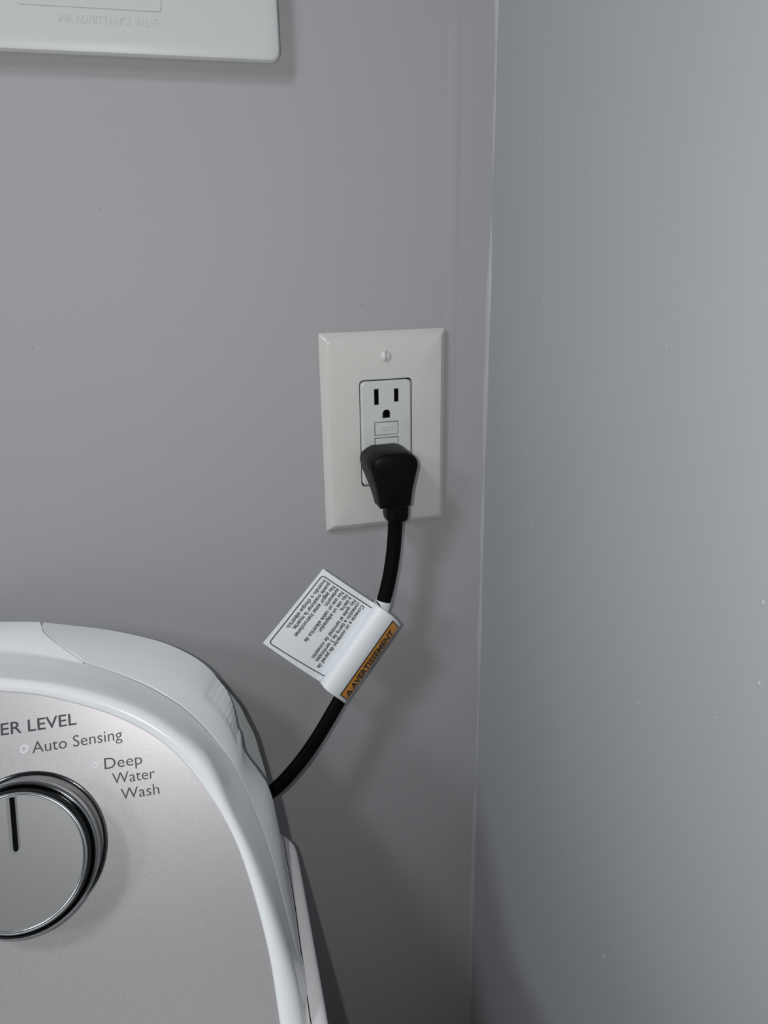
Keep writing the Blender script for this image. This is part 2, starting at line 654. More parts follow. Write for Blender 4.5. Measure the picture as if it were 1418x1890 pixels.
def plug_loop(y, kx, inset, dz=0.0):
    out = []
    zc_ = (zt+zb)/2
    for a, b in loop2d:
        w = abs(a)
        x = a*kx
        r = math.hypot(x, b-zc_)
        q_ = max(0.0, min(1.0, (zc_+0.004-b)/(zc_+0.004-zb)))
        yy = y - (0.0120*q_*q_*(3-2*q_))*max(0.0, (y+0.0312)/0.0242)
        x *= 1-0.05*q_*(1 if y > -0.021 else 0)
        out.append((cxp+x*(1-inset/0.014), yy, zc_+(b-zc_)*(1-inset/0.026)+dz))
    return out


pl = prism('plug', plug_loop(-0.0070, 1.05, 0), plug_loop(-0.0334, 0.97, 0.0022), RUBBER, cord,
           extra=[plug_loop(-0.0074, 1.07, 0), plug_loop(-0.020, 1.03, 0), plug_loop(-0.0312, 1.0, 0.0), plug_loop(-0.0326, 0.99, 0.0007)], angle=50)
for xx, zz in ((-0.0062, -0.0150), (0.0063, -0.0150), (0.0001, -0.0262)):
    box('prong', xx-0.0007, xx+0.0007, -0.0075, rec_y+0.0010, zz-0.003, zz+0.003, CHROME, pl, smooth=False)
# strain relief
rl = []
for (v, wx, dy) in ((920, 22.5, .0085), (938, 23.2, .0085), (950, 22.8, .0083), (955.5, 21, .0078), (959, 17, .0065)):
    c = on_y(730.3, v, -0.0220)
    hw = wx/FOC*0.46
    ring = []
    for i in range(32):
        a = 2*math.pi*i/32
        ca, sa = math.cos(a), math.sin(a)
        ring.append((c[0]+hw*math.copysign(abs(ca)**0.6, ca), c[1]+dy*math.copysign(abs(sa)**0.6, sa), c[2]))
    rl.append(ring)
prism('strain_relief', rl[0], rl[-1], RUBBER, cord, extra=rl[1:-1], angle=50)

path_px = [(730, 948, -.0225), (729, 985, -.0225), (725.5, 1025, -.0235), (718.5, 1068, -.025), (708, 1110, -.0265), (694, 1150, -.0275), (671, 1203, -.0285),
           (640, 1268, -.030), (612, 1318, -.032), (583, 1366, -.034), (552, 1409, -.036), (520, 1445, -.038), (498, 1464, -.038), (478, 1477, -.036)]
path = resample([on_y(u, v, y) for u, v, y in path_px], 90)


def sweep(name, path, ra, rb, mt, parent, n=20, axis=(0, -1, 0), flat_groove=0.0, **k):
    V = []
    for i in range(len(path)):
        t = path[min(i+1, len(path)-1)]-path[max(i-1, 0)]
        t /= np.linalg.norm(t)
        b = np.cross(t, np.array(axis, float))
        b /= np.linalg.norm(b)
        c = np.cross(b, t)
        for j in range(n):
            a = 2*math.pi*j/n
            g = 1.0-flat_groove*(math.exp(-((math.cos(a)+0.33)/0.10)**2)+math.exp(-((math.cos(a)-0.33)/0.10)**2))
            V.append(path[i]+b*(ra*math.cos(a))+c*(rb*math.sin(a)*g))
    F = grid_faces(len(path), n, True)
    F.append(tuple(range(n)))
    F.append(tuple(range((len(path)-1)*n, len(path)*n)))
    return mk(name, V, F, mt, parent, **k)


sweep('cable', path, 0.00465, 0.0034, CABLE, cord, n=48, flat_groove=0.10)

# ------------------------------------------------------------------ warning tag round the cable
tag = empty('warning_tag', tuple(on_y(690, 1150, -0.032)), 0, 'white paper warning tag with Spanish text and orange band, wrapped around the black cord', 'tag')
TA, TB = on_y(596.5, 1050, -0.031), on_y(485.5, 1187, -0.036)
TD, TC = on_y(692, 1114, -0.0320), on_y(590.5, 1258, -0.0350)
tn = np.cross(TD-TA, TB-TA)
tn /= np.linalg.norm(tn)
if np.dot(tn, CAM-TA) < 0:
    tn = -tn


def S_flag(a, b, h=0.0):
    """a down the text direction, b from the outer edge to the fold"""
    p = (1-a)*(1-b)*TA + a*(1-b)*TB + (1-a)*b*TD + a*b*TC
    return p + tn*(0.0011*math.sin(math.pi*min(1, max(0, b)))*1.0 + 0.0006*math.sin(math.pi*a) + h)


NA, NB = 24, 24
Vf = [S_flag(i/NA, j/NB, 0) for i in range(NA+1) for j in range(NB+1)]
Vb = [S_flag(i/NA, j/NB, -0.00025) for i in range(NA+1) for j in range(NB+1)]
F = grid_faces(NA+1, NB+1)
N0 = len(Vf)
F += [tuple(x+N0 for x in f) for f in grid_faces(NA+1, NB+1)]
for i in range(NA):
    for e in (0, NB):
        F.append((i*(NB+1)+e, (i+1)*(NB+1)+e, (i+1)*(NB+1)+e+N0, i*(NB+1)+e+N0))
for j in range(NB):
    for e in (0, NA):
        F.append((e*(NB+1)+j, e*(NB+1)+j+1, e*(NB+1)+j+1+N0, e*(NB+1)+j+N0))
flag = mk('flag', Vf+Vb, F, LABEL, tag, angle=60)
# printed border
bp = []
for a, b in ((0.055, 1.0), (0.058, 0.5), (0.060, 0.10)):
    bp.append((a, b))
for i in range(1, 6):
    t = math.radians(90*i/6)
    bp.append((0.060+0.03*(1-math.cos(t)), 0.052+0.048*(1-math.sin(t))))
bp.append((0.09, 0.052))
bp.append((0.5, 0.052))
bp.append((0.93, 0.062))
for i in range(1, 6):
    t = math.radians(90*i/6)
    bp.append((0.93+0.03*math.sin(t), 0.062+0.048*(1-math.cos(t))))
bp.append((0.958, 0.11))
bp.append((0.945, 0.5))
bp.append((0.925, 1.0))
dense = []
for i in range(len(bp)-1):
    m_ = max(1, int(np.linalg.norm(np.array(bp[i+1])-bp[i])/0.04))
    for j in range(m_):
        dense.append(np.array(bp[i])+(np.array(bp[i+1])-bp[i])*j/m_)
dense.append(np.array(bp[-1]))
BV, BF = [], []
asp = np.linalg.norm(TB-TA)/np.linalg.norm(TD-TA)
for i, q in enumerate(dense):
    t = dense[min(i+1, len(dense)-1)]-dense[max(i-1, 0)]
    t = np.array([t[0]*asp, t[1]])
    t /= np.linalg.norm(t)
    nrm = np.array([-t[1]/asp, t[0]])
    w = 0.0115
    BV += [S_flag(*(q-nrm*w/1.6), 0.00012), S_flag(*(q+nrm*w/1.6), 0.00012)]
    if i:
        k = 2*i
        BF.append((k-2, k-1, k+1, k))
mk('border_line', BV, BF, INK, flag, smooth=False)
lines = ['Conecte a un contacto de pared de', 'conexión a tierra de 3 terminales.', 'No quite el terminal de conexión', 'a tierra.', 'No use un adaptador.',
         'No use un cable eléctrico de', 'extensión.', 'No seguir estas instrucciones', 'puede ocasionar la muerte,', 'incendio o choque eléctrico.']
v0, _ = text_mesh(lines[0], 0.012)
k_em = (0.885-0.085)/(v0[:, 0].max()-v0[:, 0].min())
for i, s in enumerate(lines):
    v, f = text_mesh(s, 0.022)
    b0 = 0.855-0.0800*i-0.03
    ky = 0.060/cap_height()*1.0
    vv = [S_flag(0.085+(x-v[:, 0].min())*k_em, b0+y*ky, 0.00012) for x, y, _ in v]
    mk('lettering', vv, f, INK, flag, smooth=False)

# curled leaf: from the fold over the cable and down on its far side
top_px = [(692, 1113.5), (700, 1120), (715, 1130), (729, 1141), (739.5, 1153)]
bot_px = [(590.5, 1259), (601, 1272), (615, 1283), (627, 1291), (637, 1298.5)]
topc = resample(top_px, np.linspace(0, 1, 41))
botc = resample(bot_px, np.linspace(0, 1, 41))


def S_leaf(s, t, h=0.0):
    p = S_leaf0(s, t)
    if h == 0.0:
        return p
    e = 0.004
    du = S_leaf0(s+e, t)-S_leaf0(s-e, t)
    dv = S_leaf0(s, min(1, t+e))-S_leaf0(s, max(0, t-e))
    nrm = np.cross(du, dv)
    nrm /= np.linalg.norm(nrm)
    return p+nrm*(h*LEAF_SIGN)


def S_leaf0(s, t, h=0.0):
    """s 0..1 from the fold round to the far edge (angle), t 0 upper .. 1 lower end"""
    ang = math.pi*0.93*s
    lat = (1-math.cos(ang))/(1-math.cos(math.pi*0.93))
    rb = 0.0115
    bul = math.sin(ang)*rb
    k = lat*40
    i = max(0, min(39, int(k)))
    fr = k-i
    tp = topc[i]*(1-fr)+topc[i+1]*fr
    bt = botc[i]*(1-fr)+botc[i+1]*fr
    y0 = -0.0315*(1-t)-0.0345*t + 0.0025*s
    dirn = np.array([math.sin(0.0), -1.0, 0])
    q = tp*(1-t)+bt*t
    return on_y(q[0], q[1], y0-bul-h)


LEAF_SIGN = 1.0
if (S_leaf(0.5, 0.5, 0.001)-S_leaf(0.5, 0.5))[1] > 0:
    LEAF_SIGN = -1.0
NS, NT = 48, 24
V = [S_leaf(i/NS, j/NT) for i in range(NS+1) for j in range(NT+1)]
V2 = [S_leaf(i/NS, j/NT, -0.0003) for i in range(NS+1) for j in range(NT+1)]
F = grid_faces(NS+1, NT+1)
F2 = [tuple(x+len(V) for x in f) for f in F]
rim = []
for i in range(NS):
    for e in (0, NT):
        rim.append((i*(NT+1)+e, (i+1)*(NT+1)+e, (i+1)*(NT+1)+e+len(V), i*(NT+1)+e+len(V)))
for j in range(NT):
    for e in (0, NS):
        rim.append((e*(NT+1)+j, e*(NT+1)+j+1, e*(NT+1)+j+1+len(V), e*(NT+1)+j+len(V)))
leaf = mk('curled_leaf', V+V2, F+F2+rim, LABEL, tag, angle=70)


def band_patch(name, s0, s1, t0, t1, h, mt, r=0.0):
    n_, m_ = 20, 24
    V = []
    for i in range(n_+1):
        for j in range(m_+1):
            a, b = i/n_, j/m_
            V.append(S_leaf(s0+(s1-s0)*a, t0+(t1-t0)*b, h))
    return mk(name, V, grid_faces(n_+1, m_+1), mt, leaf, angle=60)


S0, S1 = 0.715, 0.965
band_patch('band_outline', S0-0.024, S1+0.016, 0.032, 0.961, 0.00010, INK)
band_patch('orange_band', S0, S1, 0.043, 0.950, 0.00020, ORANGE)


def on_band(a, b, h):
    # a along the band from its lower end, b across (0 near far edge, 1 towards the fold)
    return S_leaf(S1-(S1-S0)*b, 0.95-a*0.907, 0.00042)


text_on('lettering', 'AVERTISSEMENT', on_band, 0.135, 0.925, 0.20, 0.60, INK, leaf, bold=0.03, rows=[0.2+0.06*k for k in range(11)])
tp_, tf_ = slice_rows([(0.025, 0.18), (0.118, 0.18), (0.0715, 0.86)], [(0, 1, 2)], [0.18+0.07*k for k in range(10)])
mk('warning_triangle', [on_band(x, y, 0) for x, y in tp_], tf_, INK, leaf, smooth=False)
mk('warning_triangle_mark', [on_band(x, y, 0)+np.array([0, -0.0001, 0]) for x, y in ((0.066, 0.30), (0.077, 0.30), (0.075, 0.58), (0.068, 0.58))], [(0, 1, 2, 3)], ORANGE, leaf, smooth=False)
# inner wrap hugging the cable
i0 = int(np.argmin(np.linalg.norm(path-on_y(705.5, 1111, -0.0266), axis=1)))
i1 = int(np.argmin(np.linalg.norm(path-on_y(633, 1283, -0.0305), axis=1)))
sweep('inner_wrap', resample(path[i0:i1+1], 40), 0.0052, 0.0039, LABEL, tag, n=32)
mk_pts = [(693.8, 1108.5), (696.5, 1112.5), (700.0, 1116.0), (702.3, 1121.0)]
V = []
for i, (u, v) in enumerate(mk_pts):
    w_ = (0.4, 1.3, 1.3, 0.4)[i]
    V += [on_y(u-w_*0.8, v+w_*0.6, -0.0335), on_y(u+w_*0.8, v-w_*0.6, -0.0335)]
mk('printed_mark', V, grid_faces(4, 2), INK, tag, smooth=False)
# back leaf joining wrap and flag behind
V = []
for j in range(13):
    t = j/12
    a = on_y(692*(1-t)+590.5*t, 1113*(1-t)+1258*t, -0.0313*(1-t)-0.0343*t)
    c = path[int(i0+(i1-i0)*(0.10+0.86*t))]
    for k in range(9):
        s = k/8
        q = a*(1-s)+c*s
        V.append(q+np.array([0, 0.0042*math.sin(math.pi*s)+0.0045*s, 0]))
o = mk('back_leaf', V, grid_faces(13, 9), LABEL, tag)
md = o.modifiers.new('thickness', 'SOLIDIFY')
md.thickness = 0.0003

# ------------------------------------------------------------------ washing machine
RZ = math.radians(-2.2)
ex = np.array([math.cos(RZ), math.sin(RZ), 0.0])
ey = np.array([-math.sin(RZ), math.cos(RZ), 0.0])
TH = math.radians(28)
e2 = math.sin(TH)*ey + math.cos(TH)*np.array([0, 0, 1.0])
nn = np.cross(ex, e2)
F0 = np.array([-0.21582462, -0.11826096, -0.16515121])
ZT = -0.268
washer = empty('washing_machine', (-0.43, -0.40, ZF), RZ, 'white top loading washing machine with a silver control console and water level dial', 'washing machine')


def to_face(u, v, off):
    h = hit(u, v, F0+nn*off, nn)-F0-nn*off
    return (h@ex, h@e2)


def fp(a, b, off):
    return F0 + ex*a + e2*b + nn*off


A_C = -0.21


def build_curve(px, off, rise, zclip=ZT-0.004, n=220):
    ab = [to_face(u, v, off) for u, v in px]
    ab = ab[::-1]                       # from bottom right up to the left
    # extend / clip at the washer top
    bclip = (zclip-F0[2]-nn[2]*off)/e2[2]
    while len(ab) > 2 and ab[0][1] < bclip:
        ab.pop(0)
    d = np.array(ab[0])-np.array(ab[1])
    k = (bclip-ab[0][1])/d[1]
    ab.insert(0, tuple(np.array(ab[0])+d*k))
    a0, b0 = ab[-1]
    sl = 2*rise/(a0-A_C)
    for i in range(1, 9):
        t = i/8
        a = a0+(A_C-a0)*t
        ab.append((a, b0+rise*(1-(1-t)**2)))
    c = resample(ab, n)
    return c


N = 220
C0p = [(0, 1275.6), (73, 1283), (147, 1300.5), (202, 1318), (257, 1343), (312, 1376), (343, 1411), (393, 1476.6), (433, 1549), (465, 1639), (496.5, 1761), (517, 1890)]
C0p = [(0, 1275.6), (73, 1283), (147, 1300.5), (202, 1318), (257, 1343), (306, 1375), (343, 1411), (393, 1476.6), (433, 1549), (465, 1639), (496.5, 1761), (517, 1890)]
C1p = [(0, 1243.7), (110, 1256.5), (202, 1280), (275, 1310), (330, 1346), (385, 1398), (433, 1492), (466, 1561), (499, 1649), (524, 1729), (550, 1820), (562.5, 1886)]
C2p = [(0, 1202), (60, 1207), (117, 1216), (168.7, 1228), (220, 1245.5), (275, 1269), (330, 1302), (366.7, 1333.5), (403, 1374), (433, 1415), (469.5, 1492), (498.7, 1572), (520.6, 1652.6), (533, 1700),
       (542.5, 1736.5), (565, 1870)]
C3p = [(0, 1147.6), (73, 1148.3), (146.7, 1155.7), (201.7, 1163), (256.7, 1174), (311.7, 1189.8), (366.7, 1218), (396, 1243.7), (422, 1275), (431, 1296), (437, 1320), (443, 1352), (449.4, 1382.4), (458, 1397),
       (470, 1412.7), (484, 1432), (493.5, 1447), (503, 1473), (509.6, 1503), (517, 1539), (524, 1590), (531.5, 1638), (542.5, 1711), (553, 1784), (564, 1838), (570, 1875)]
c0 = build_curve(C0p, 0.0, 0.024)
c1 = build_curve(C1p, -0.003, 0.022)
OC2, OC3 = -0.026, -0.046
c2 = build_curve(C2p, OC2, 0.017)
c3 = build_curve(C3p, OC3, 0.013)


def row(c, off):
    return np.array([fp(a, b, off) for a, b in c])


R0 = row(c0, 0.0)
Rg = row(c0, -0.0012)
Ra = row(c0*0.96+c1*0.04, 0.0012)
Rb = row(c0*0.62+c1*0.38, 0.0024)
Rc = row(c0*0.25+c1*0.75, 0.0008)
R1 = row(c1, -0.0035)
R12 = row(c1*0.55+c2*0.45, -0.0145)
R2 = row(c2, OC2)
R3 = row(c3, OC3)


def mirror_rows(R):
    """continue a row past the console's centre line to its left end"""
    ca = A_C
    out = list(R)
    for p in R[-2::-1]:
        d = (p-F0)@ex
        out.append(p+ex*(2*(ca-d)))
    return np.array(out)


def catrows(rows, sub):
    rows = [np.array(r) for r in rows]
    out = []
    for i in range(len(rows)-1):
        p0 = rows[i-1] if i > 0 else 2*rows[0]-rows[1]
        p3 = rows[i+2] if i+2 < len(rows) else 2*rows[-1]-rows[-2]
        p1, p2 = rows[i], rows[i+1]
        for j in range(sub):
            t = j/sub
            out.append(0.5*((2*p1)+(-p0+p2)*t+(2*p0-5*p1+4*p2-p3)*t*t+(-p0+3*p1-3*p2+p3)*t**3))
    out.append(rows[-1])
    return out


# shell: bezel and body of the console up to the seam
bez = [Rg, R0] + catrows([Ra, Rb, Rc, R1, R12, R2], 5)
bez = [mirror_rows(r) for r in bez]
nb = len(bez[0])

# seam parameter along the end cap: t = 0 at c2, 1 at c3
a2 = np.array([c[0] for c in c2])
seam_px = [(75, 1147.5), (69.7, 1163), (77, 1181), (95.3, 1198), (117, 1210), (168.7, 1228)]
aS = to_face(168.7, 1228, OC2)[0]          # seam leaves c2 here
aE = to_face(72, 1150, OC3)[0]             # and reaches the crest here


def seam_t(i):
    k = min(N-2, int(i))
    f_ = i-k
    a = 0.5*((c2[k][0]+c3[k][0])*(1-f_)+(c2[k+1][0]+c3[k+1][0])*f_)
    hi_, lo_ = aS+0.002, aE-0.002
    if a >= hi_:
        return 0.0
    if a <= lo_:
        return 1.0
    q = (hi_-a)/(hi_-lo_)
    return 1-math.sqrt(max(0.0, 1-q**1.0)) if q < 1 else 1.0


def cap_pt(i, t):
    """side surface between seam curve c2 and crest c3, gently crowned, dented near its upper corner"""
    a = c2[i]*(1-t)+c3[i]*t
    p = fp(a[0], a[1], OC2*(1-t)+OC3*t)
    out = (R3[i]-R2[i])
    tang = R2[min(i+1, N-1)]-R2[max(i-1, 0)]
    nr = np.cross(tang, out)
    nr /= max(1e-9, np.linalg.norm(nr))
    if np.dot(nr, ex*0.5+e2*0.5+nn*0.5) < 0:
        nr = -nr
    d = 0.0013*math.sin(math.pi*t)
    return p, nr, d


# position along the cap (by face height b of c3) used for the moulded grip
iA = int(np.argmin([np.linalg.norm(np.array(c)-to_face(392, 1240, OC3)) for c in c3]))
iB = int(np.argmin([np.linalg.norm(np.array(c)-to_face(449, 1382, OC3)) for c in c3]))
iL = int(np.argmin([np.linalg.norm(np.array(c)-to_face(442, 1345, OC3)) for c in c3]))


def cap_vert(fi, t):
    i = min(N-2, int(fi))
    fr = fi-i
    p, nr, d = cap_pt(i, t)
    p2, nr2, d2 = cap_pt(i+1, t)
    p = p*(1-fr)+p2*fr
    nr = nr*(1-fr)+nr2*fr
    nr /= np.linalg.norm(nr)
    # grip recess, its fine ridges shaped to imitate wavy reflections, between iL and iA, closed by a rounded lip below iL
    lo_, hi_ = min(iL, iA), max(iL, iA)
    if lo_-3 < fi < hi_+3:
        u_ = (fi-lo_)/(hi_-lo_)            # 0 at the lip, 1 at the upper end
        env = 1/(1+math.exp(-(u_-0.02)*70))*1/(1+math.exp((u_-0.93)*30))
        tcut = 0.46+0.10*(1-u_)
        et = 1/(1+math.exp(-(t-tcut)*26))
        d += env*et*(-0.0011 + 0.00016*math.sin(u_*math.pi*2*9.5+t*2.0))
    # lip bump
    d += 0.0005*math.exp(-((fi-lo_+1.5)/1.8)**2)/(1+math.exp(-(t-0.5)*30))
    return p+nr*d


# shell strip left of the seam (belongs to the console body)
body_rows = []
TT = 14
for j in range(1, TT+1):
    body_rows.append(j/TT)
iseam0 = next(i for i in range(N) if seam_t(i) > 0)
shellV = [p for r in bez for p in r]
shellF = grid_faces(len(bez), nb)
# left piece
idx = list(range(iseam0, N))
base = len(shellV)
for i in idx:
    ts = seam_t(i)
    for j in range(TT+1):
        shellV.append(cap_vert(i, ts*j/TT))
shellF += [tuple(x+base for x in f) for f in grid_faces(len(idx), TT+1)]
base = len(shellV)
# mirrored left half (outside the frame): crest surface straight through
for i in range(N-1, -1, -1):
    for j in range(TT+1):
        p = cap_vert(i, j/TT)
        dd = (p-F0)@ex
        shellV.append(p+ex*(2*(A_C-dd)))
shellF += [tuple(x+base for x in f) for f in grid_faces(N, TT+1)]
# rear skirt going back from the crest for the left piece and the mirrored half
def skirt(p, k):
    d_in = np.array([0, 0, -1.0])*0.004
    return p + d_in*k + np.array([0, 0.010, 0])*k


base = len(shellV)
crest = [cap_vert(i, 1.0) for i in idx] 
for p in crest:
    shellV += [p, p+np.array([0, 0.003, -0.006])]
shellF += [tuple(x+base for x in f) for f in grid_faces(len(crest), 2)]
mk('console_shell', shellV, shellF, GLOSS, washer, angle=50)

# end cap: the moulded right corner behind the seam
fine = np.arange(0, N-1, 0.5)
capV, NTc = [], 40
rowsC = []
for fi in fine:
    ts = seam_t(fi)
    if ts >= 1:
        break
    L = []
    g = 0.02 if ts < 0.99 else 0
    t0 = min(0.985, ts+0.022)
    p0 = cap_vert(fi, t0)
    _, nr, _ = cap_pt(min(N-2, int(fi)), t0)
    L.append(p0-nr*0.0016)
    L.append(p0-nr*0.0003)
    for j in range(NTc+1):
        t = t0+(1-t0)*j/NTc
        t = t0+0.012*(1-t0)+(t-t0)*0.988
        L.append(cap_vert(fi, t))
    # rear return: curls inward behind the crest
    cen = F0 + ex*0.02 + e2*(-0.03) + nn*(-0.05)
    pc = L[-1]
    inw = cen-pc
    inw -= nn*(inw@nn)
    inw /= np.linalg.norm(inw)
    L.append(pc + inw*0.0004 - nn*0.0010)
    L.append(pc + inw*0.0020 - nn*0.0018)
    L.append(pc + inw*0.0100 - nn*0.0022)
    rowsC.append(L)
capV = [p for L in rowsC for p in L]
mk('end_cap', capV, grid_faces(len(rowsC), len(rowsC[0])), CAPM, washer, angle=55)
# dark liner just under the seam so the joint reads as a gap
V = []
for fi in fine[:len(rowsC)]:
    ts = seam_t(fi)
    for t, dpt in ((max(0, ts-0.03), 0.0009), (min(1, ts+0.06), 0.0009)):
        p = cap_vert(fi, t)
        _, nr, _ = cap_pt(min(N-2, int(fi)), t)
        V.append(p-nr*dpt)
mk('seam_gap', V, grid_faces(len(rowsC), 2), DARK, washer)

# steel rear panel of the console, seen past the cap
bpx = [(0, 1158), (73, 1158.5), (146.7, 1166), (201.7, 1173), (256.7, 1184), (311.7, 1199), (366.7, 1226), (396, 1248.5), (412, 1265), (429.5, 1285.5), (442.6, 1302.6), (456.3, 1330), (470, 1357.6), (478.3, 1385),
       (486.6, 1412.6), (493, 1438), (497, 1466), (500, 1500), (505, 1560), (508, 1620)]
bdep = [-0.017, -0.018, -0.020, -0.022, -0.024, -0.027, -0.031, -0.036, -0.040, -0.043, -0.045, -0.047, -0.050, -0.050, -0.050, -0.050, -0.050, -0.050, -0.050, -0.050]
bpx = resample(bpx, 60)
bdep = np.interp(np.linspace(0, 1, 60), np.linspace(0, 1, 20), bdep)
bk = [on_y(u, v, y) for (u, v), y in zip(bpx, bdep)]
br = [on_y(u, v, -0.013) for (u, v) in bpx]
xc = (F0+ex*A_C)[0]


def close_panel(bk):
    last = bk[-1]
    bk = list(bk)+[np.array([last[0]+0.001, last[1], ZT-0.002])]
    left = [np.array([2*xc-p[0], p[1], p[2]]) for p in bk]
    first = bk[0]
    mid = []
    for i in range(1, 16):
        t = i/16
        mid.append(np.array([first[0]+(2*xc-2*first[0])*t, first[1], first[2]+0.010*4*t*(1-t)]))
    return [tuple(p) for p in bk[::-1]+mid+left]


prism('rear_panel', close_panel(bk), close_panel(br), STEELP, washer, angle=30)

# silver control panel with a round recess for the dial
KR = 0.0359
DA, DB = -0.0009, -0.0005          # dial centre on the panel
bm = bmesh.new()
outer = [p for p in mirror_rows(row(c0, -0.0006))[::2]]
# order: right bottom -> over the top -> left bottom, close along the bottom
vo = [bm.verts.new(tuple(p)) for p in outer]
eo = [bm.edges.new((vo[i], vo[(i+1) % len(vo)])) for i in range(len(vo))]
vh = []
for i in range(72):
    a = 2*math.pi*i/72
    vh.append(bm.verts.new(tuple(fp(DA+KR*math.cos(a), DB+KR*math.sin(a), -0.0006))))
eh = [bm.edges.new((vh[i], vh[(i+1) % 72])) for i in range(72)]
bmesh.ops.triangle_fill(bm, edges=eo+eh, use_beauty=True)
bmesh.ops.recalc_face_normals(bm, faces=bm.faces)
me = bpy.data.meshes.new('control_panel')
bm.to_mesh(me)
bm.free()
me.materials.append(SILVER)
panel = bpy.data.objects.new('control_panel', me)
scene.collection.objects.link(panel)
place(panel, washer)
KC = fp(DA, DB, 0.0)
# dished bezel round the dial
lathe('dial_recess', [(KR+0.0003, -0.0007), (KR-0.0004, -0.0006), (KR-0.0016, -0.0014), (KR-0.0026, -0.0018), (KR-0.0040, -0.0021), (0.020, -0.0024)], KC, nn, ex, e2, SILVER, washer,
      n=96, angle=70)
lathe('recess_shade_ring', [(KR+0.0010, -0.0005), (KR+0.0006, 0.0000), (KR-0.0001, 0.0002), (KR-0.0009, -0.0004), (KR-0.0014, -0.0014), (KR-0.0017, -0.0022)], KC, nn, ex, e2, DCHROME, washer, n=96, angle=80)  # dark reflection on the panel's rolled edge, painted as a darker ring

# dial
kc = KC
knob_e = empty('dial', tuple(kc), 0)
knob_e.matrix_basis = washer.matrix_basis.inverted() @ Matrix.Translation(Vector(tuple(kc)))
knob_e.parent = washer
RO = 0.0352
prof = [(0.0310, -0.0020), (0.0330, 0.004), (0.0352, 0.0120), (RO-0.0003, 0.0150), (RO, 0.0166), (RO-0.0002, 0.0180), (RO-0.0010, 0.0189), (RO-0.0018, 0.0190), (RO-0.0024, 0.0184)]
lathe('outer_ring', prof, kc, nn, ex, e2, CHROME_DIM, knob_e, n=128, angle=80)
lathe('dark_band', [(RO-0.0023, 0.0183), (RO-0.0030, 0.0200), (RO-0.0038, 0.0220), (RO-0.0044, 0.0229)], kc, nn, ex, e2, CHROME_BLACK, knob_e, n=128, angle=80)
lathe('inner_ring', [(RO-0.0043, 0.0227), (RO-0.0046, 0.0234), (RO-0.0052, 0.0237), (RO-0.0059, 0.0235), (RO-0.0063, 0.0229)], kc, nn, ex, e2, SATIN, knob_e, n=128, angle=80)
# dial face with a pointer groove cut through it
RD = RO-0.0062
gw0, gbot = 0.0024, 0.0042
bm = bmesh.new()
gpts = []
rot = math.radians(1.5)


def dl(x, y):
    return (x*math.cos(rot)-y*math.sin(rot), x*math.sin(rot)+y*math.cos(rot))


# outline: start right of groove at rim, round clockwise to left of groove, down the groove, round its end, back up
ang0 = math.asin(gw0/RD)
outl = []
for i in range(101):
    a = math.pi/2-ang0-(2*math.pi-2*ang0)*i/100
    outl.append((RD*math.cos(a), RD*math.sin(a)))
gl = []
gl.append((-gw0, RD*math.cos(ang0)))
for i in range(9):
    a = math.pi+math.pi*i/8
    gl.append((gw0*math.cos(a), gbot+gw0*0.6+gw0*math.sin(a)))
full = outl + gl[1:]
vt = [bm.verts.new(tuple(kc+ex*dl(x, y)[0]+e2*dl(x, y)[1]+nn*0.0229)) for x, y in full]
es = [bm.edges.new((vt[i], vt[(i+1) % len(vt)])) for i in range(len(vt))]
bmesh.ops.triangle_fill(bm, edges=es, use_beauty=True)
# sloped groove sides
ins = 0.0013
side = [(gw0, RD*math.cos(ang0))] + [(-x, y) for x, y in []]
gloop = [(-gw0, RD*math.cos(ang0))]+gl[1:]+[(gw0, RD*math.cos(ang0))]
low = []
for (x, y) in gloop:
    if y > gbot+gw0*0.6+1e-5:
        low.append((math.copysign(gw0-ins, x), y))
    else:
        low.append((x*(gw0-ins)/gw0, gbot+gw0*0.6+(y-gbot-gw0*0.6)*(gw0-ins)/gw0))
va = [bm.verts.new(tuple(kc+ex*dl(x, y)[0]+e2*dl(x, y)[1]+nn*0.0229)) for x, y in gloop]
vb2 = [bm.verts.new(tuple(kc+ex*dl(x, y)[0]+e2*dl(x, y)[1]+nn*0.0218)) for x, y in low]
for i in range(len(va)-1):
    bm.faces.new((va[i], va[i+1], vb2[i+1], vb2[i]))
bmesh.ops.recalc_face_normals(bm, faces=bm.faces)
me = bpy.data.meshes.new('dial_face')
bm.to_mesh(me)
bm.free()
me.materials.append(DISC)
dface = bpy.data.objects.new('dial_face', me)
scene.collection.objects.link(dface)
place(dface, knob_e)
lw = [(x, y) for x, y in low]
mk('pointer', [kc+ex*dl(x, y)[0]+e2*dl(x, y)[1]+nn*0.0219 for x, y in lw], [tuple(range(len(lw)))], DCHROME, knob_e, smooth=False)


# printed words on the panel
def on_panel(a, b, h):
    return fp(a, b, -0.0006+0.00012+h)


def panel_text(s, p0, p1, cap_px, bold, align_full=None):
    a0, b0 = to_face(*p0, -0.0006)
    a1, b1 = to_face(*p1, -0.0006)
    cap = cap_px/FOC*0.40
    sl = (b1-b0)/(a1-a0)
    v, f = text_mesh(s, bold)
    if align_full:
        vr, _ = text_mesh(align_full, bold)
        k = (a1-a0)/(vr[:, 0].max()-vr[:, 0].min())
        lo_ = v[:, 0].max()-(a1-a0)/k
    else:
        k = (a1-a0)/(v[:, 0].max()-v[:, 0].min())
        lo_ = v[:, 0].min()
    ky = cap/cap_height()
    P = [on_panel(a0+(x-lo_)*k, b0+sl*(x-lo_)*k+y*ky, 0) for x, y, _ in v]
    return mk('lettering', P, f, PRINT, panel, smooth=False)


